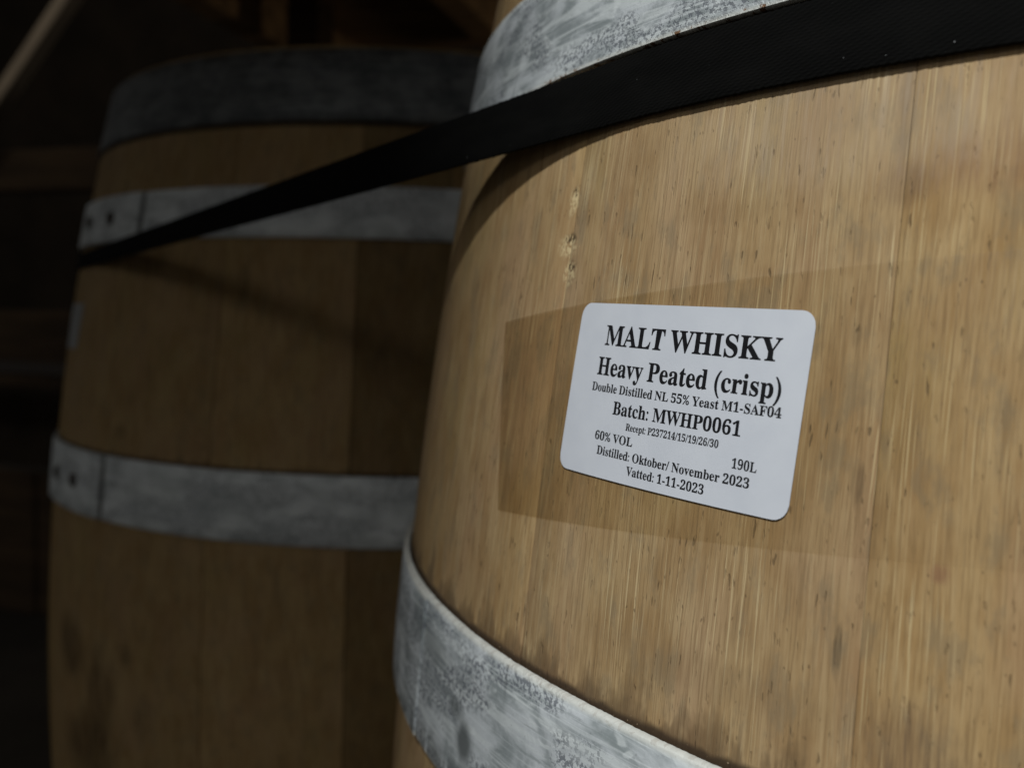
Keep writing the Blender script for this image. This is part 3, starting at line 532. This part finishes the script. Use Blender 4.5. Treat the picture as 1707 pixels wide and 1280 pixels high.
# ------------------------------------------------------------------ tape, label and print on the front barrel
def lerp(a, b, t): return a + (b - a) * t
def skin(name, barrel, fn, nu, nv, off, thick, mat, parent):
    """a thin solid sheet lying on the barrel; fn(u, v) gives (az, z)"""
    vs, uv, fs = [], [], []
    for layer in (off, off - thick):
        for j in range(nv + 1):
            for i in range(nu + 1):
                a, z = fn(i / nu, j / nv); vs.append(barrel.pt(a, z, layer)); uv.append((U(a), z))
    n = nu + 1; N = n * (nv + 1)
    for j in range(nv):
        for i in range(nu):
            q = (j * n + i, j * n + i + 1, (j + 1) * n + i + 1, (j + 1) * n + i); fs.append(q)
            if thick > 0: fs.append(tuple(k + N for k in reversed(q)))
    if thick > 0:
        rim = [i for i in range(n)] + [j * n + nu for j in range(1, nv + 1)] + [nv * n + i for i in range(nu - 1, -1, -1)] + [j * n for j in range(nv - 1, 0, -1)]
        for k in range(len(rim)):
            a, b = rim[k], rim[(k + 1) % len(rim)]; fs.append((b, a, a + N, b + N))
    else:
        vs = vs[:N]; uv = uv[:N]
    return mesh(name, vs, fs, mat, parent, uv, angle=40)

def tape_fn(u, v):
    az = lerp(lerp(-136.0, -138.05, v), -107.0, u)
    k = (az + 138.0) / 23.0
    zlo = 0.2212 + 0.0118 * min(k, 1.3); zhi = 0.2760 + 0.0126 * k - 0.0035 * max(0, k) * (k - 1)
    return az, lerp(zlo, zhi, v)
tape = skin('clear_tape', BF, tape_fn, 60, 16, 0.00022, 0.0, FILM, front)
tape['label'] = 'strip of clear packing tape under the white label'

LC = (-124.32, 0.2590); LW, LH, LR, LROT = 0.0686, 0.0423, 0.0034, rad(-1.75)
RL = BF.r(LC[1])
def lab(x, y):
    X = x * cos(LROT) - y * sin(rad(-2.8)); Y = x * sin(LROT) + y * cos(LROT)
    return LC[0] + math.degrees(X / RL), LC[1] + Y
def lab_fn(u, v):
    ang = [0, 10, 22, 35, 50, 68, 90]
    # rows crowd towards the rounded corners
    n = 24; k = round(v * n)
    if k <= 6: t = rad(ang[k]); y = -LH / 2 + LR * (1 - cos(rad(90 - 0)) * 0 - cos(t)) ; hx = LW / 2 - LR + LR * sin(t)
    elif k >= 18: t = rad(ang[24 - k]); y = LH / 2 - LR * (1 - cos(t)); hx = LW / 2 - LR + LR * sin(t)
    else: y = lerp(-LH / 2 + LR, LH / 2 - LR, (k - 6) / 12); hx = LW / 2
    return lab((2 * u - 1) * hx, y)
label = skin('label', BF, lab_fn, 30, 24, 0.00042, 0.00012, PAPER, front)
label['label'] = 'white rounded paper label printed in black'

GM = {}
def glyph_mesh(ch):
    if ch in GM: return GM[ch]
    adv, data = GLYPH[ch]
    cu = bpy.data.curves.new('glyph', 'CURVE'); cu.dimensions = '2D'; cu.fill_mode = 'BOTH'; cu.offset = 4.5
    for c in data.split(';'):
        pts = [tuple(map(int, q.split(','))) for q in c.split()]
        sp = cu.splines.new('POLY'); sp.points.add(len(pts) - 1); sp.use_cyclic_u = True
        for k, (px, py) in enumerate(pts): sp.points[k].co = (px, py, 0, 1)
    tmp = bpy.data.objects.new('glyph', cu); col.objects.link(tmp); bpy.context.view_layer.update()
    me = bpy.data.meshes.new_from_object(tmp.evaluated_get(bpy.context.evaluated_depsgraph_get()))
    GM[ch] = (adv, [(v.co.x, v.co.y) for v in me.vertices], [tuple(p.vertices) for p in me.polygons])
    bpy.data.objects.remove(tmp); bpy.data.curves.remove(cu); bpy.data.meshes.remove(me)
    return GM[ch]

def text_line(s, azl, zl, azr, zr, cap):
    """lettering between two baseline ends on the barrel, capitals cap metres high"""
    x = 0; vs, fs = [], []
    for ch in s:
        if ch == ' ': x += 125; continue
        adv, gv, gf = glyph_mesh(ch); k = len(vs)
        vs += [(x + p[0], p[1]) for p in gv]; fs += [tuple(i + k for i in f) for f in gf]
        x += adv
    lo, hi = min(p[0] for p in vs), max(p[0] for p in vs)
    me = bpy.data.meshes.new('lettering'); me.from_pydata([(p[0], p[1], 0) for p in vs], [], fs); me.update()
    capu = 335.0
    for v in me.vertices:
        t = (v.co.x - lo) / (hi - lo)
        a, z = lerp(azl, azr, t), lerp(zl, zr, t) + v.co.y / capu * cap
        a += math.degrees(0.03 * v.co.y / capu * cap / RL)          # square to the tilted baseline
        v.co = BF.pt(a, z, 0.00047)
    me.materials.append(INK); me.name = 'lettering'
    o = bpy.data.objects.new('lettering', me); col.objects.link(o); o.parent = label
    o['label'] = 'black serif print reading ' + s
    return o
text_line('MALT WHISKY', -128.47, 0.2707, -119.17, 0.2687, 0.0047)
text_line('Heavy Peated (crisp)', -128.74, 0.2634, -119.00, 0.2611, 0.0042)
text_line('Double Distilled NL 55% Yeast M1-SAF04', -128.96, 0.2594, -118.89, 0.2573, 0.0020)
text_line('Batch: MWHP0061', -127.38, 0.2541, -120.53, 0.2527, 0.0030)
text_line('Recept: P237214/15/19/26/30', -126.44, 0.2507, -121.46, 0.2497, 0.0016)
text_line('60% VOL', -128.35, 0.2476, -125.93, 0.2471, 0.0020)
text_line('190L', -120.77, 0.2460, -119.67, 0.2457, 0.0020)
text_line('Distilled: Oktober/ November 2023', -128.11, 0.2441, -119.92, 0.2423, 0.0020)
text_line('Vatted: 1-11-2023', -126.12, 0.2404, -121.92, 0.2394, 0.0020)

# small pale sticker on the far flank of the barrel behind
st = skin('label', BB, lambda u, v: (lerp(-136.5, -125.6, u) + 1.0 * v, lerp(0.2605, 0.2975, v)), 8, 4, 0.0005, 0.0002, GREYPAPER, back)
st['label'] = 'small white sticker seen edge-on at the flank'

# ------------------------------------------------------------------ the ratchet strap round both barrels
def strap():
    d = Vector((BB.x, BB.y, 0)); L = d.length; d /= L
    nrm = Vector((d.y, -d.x, 0))
    if nrm.dot(CAM) < 0: nrm = -nrm
    azn = math.atan2(nrm.y, nrm.x)
    zF, zB = (0.3266, 0.3434), (0.316, 0.330)
    path = []                                                       # (lower point, upper point, length, outward)
    def on(b, az, zz):
        o = Vector((cos(az), sin(az), 0))
        return [Vector((b.x, b.y, 0)) + o * (b.world_r(z) + 0.0007) + Vector((0, 0, z)) for z in zz]
    nF = 1100; nS = 620; nBk = 300
    for k in range(nF + 1): path.append(on(BF, azn + pi - pi + (pi * (1 - k / nF)), zF))
    A = path[-1]; B = on(BB, azn, zB)
    for k in range(1, nS): path.append([A[i].lerp(B[i], k / nS) for i in (0, 1)])
    for k in range(nBk + 1): path.append(on(BB, azn - pi * k / nBk, zB))
    A2 = path[-1]; B2 = path[0]
    for k in range(1, 160): path.append([A2[i].lerp(B2[i], k / 160) for i in (0, 1)])
    n = len(path); vs, uv, fs = [], [], []; s = 0.0; th = 0.0013
    prof = [(0.0, 0.15), (0.0, 0.85), (0.04, 1.0), (0.25, 1.0), (0.5, 1.0), (0.75, 1.0), (0.96, 1.0), (1.0, 0.85), (1.0, 0.15), (0.96, 0.0), (0.5, 0.0), (0.04, 0.0)]
    m = len(prof)
    for k in range(n + 1):
        lo, hi = path[k % n]; a = path[(k - 1) % n][0]; b = path[(k + 1) % n][0]
        tan = (b - a).normalized(); upv = (hi - lo); out = tan.cross(upv).normalized()
        c = Vector((BB.x, BB.y, 0)) * 0.5
        if out.dot(lo - c) < 0: out = -out
        scal = 0.00009 * sin(s * 2 * pi / 0.0017) + 0.00012 * mnoise.noise(Vector((s * 300, 0, 0)))
        for (t, o) in prof:
            p = lo.lerp(hi, t) + out * (o * th)
            if t < 0.05 or t > 0.95: p += upv.normalized() * (scal * (1 if t < .5 else -1))
            p += out * 0.0
            vs.append(tuple(p)); uv.append((s, t * 0.0168))
        s += (path[(k + 1) % n][0] - lo).length
    for k in range(n):
        for i in range(m):
            fs.append((k * m + i, k * m + (i + 1) % m, (k + 1) * m + (i + 1) % m, (k + 1) * m + i))
    o = mesh('strap', vs, fs, WEB, None, uv, angle=60)
    return tag(o, 'black woven strap stretched from the front barrel round the barrel behind', 'strap')
strap()

# ------------------------------------------------------------------ rack behind and deck overhead
deck = empty('overhead_deck', (0, 0, 1.0)); tag(deck, 'dark timber deck of boards overhead at the top of the picture, with an added front bay out of view', 'deck')
DX0, DX1 = -1.45, -0.224  # unseen front bay is added, its right edge set to shade the rear barrel
y = -1.40
while y < 1.9:
    box('board', (DX0, y, 0.06), (DX1 if y < 0.2 else 1.4, y + 0.172, 0.085), DECKW, deck, 0.003); y += 0.178
for x in (-1.38, -0.85, -0.34):
    box('joist', (x - 0.035, -1.38, -0.06), (x + 0.035, 1.9, 0.058), DECKW, deck, 0.004)

rack = empty('timber_rack', (-2.0, 1.3, FLOOR)); tag(rack, 'dark timber rack at the left edge behind the shadowed barrel', 'rack')
def rp(p): return (p[0] + 2.0, p[1] - 1.3, p[2] - FLOOR)
box('rail', rp((-2.9, 1.30, 0.575)), rp((-1.2, 1.34, 0.675)), TIMBER, rack)
box('rail', rp((-2.9, 1.30, 0.10)), rp((-1.2, 1.34, 0.29)), TIMBER, rack)
box('metal_strip', rp((-2.9, 1.292, 0.135)), rp((-1.2, 1.299, 0.165)), STEEL, rack, 0.002)
for k in range(9): box('board', rp((-2.9 + k * .19, 1.35, FLOOR)), rp((-2.9 + k * .19 + .182, 1.375, -0.115)), TIMBER, rack)
for x in (-2.75, -1.25): box('post', rp((x, 1.345, FLOOR)), rp((x + .08, 1.42, 1.0)), TIMBER, rack)
beam('brace', rp((-2.25, 1.22, 0.40)), rp((-1.50, 1.22, 1.23)), 0.045, 0.03, PINE, rack)
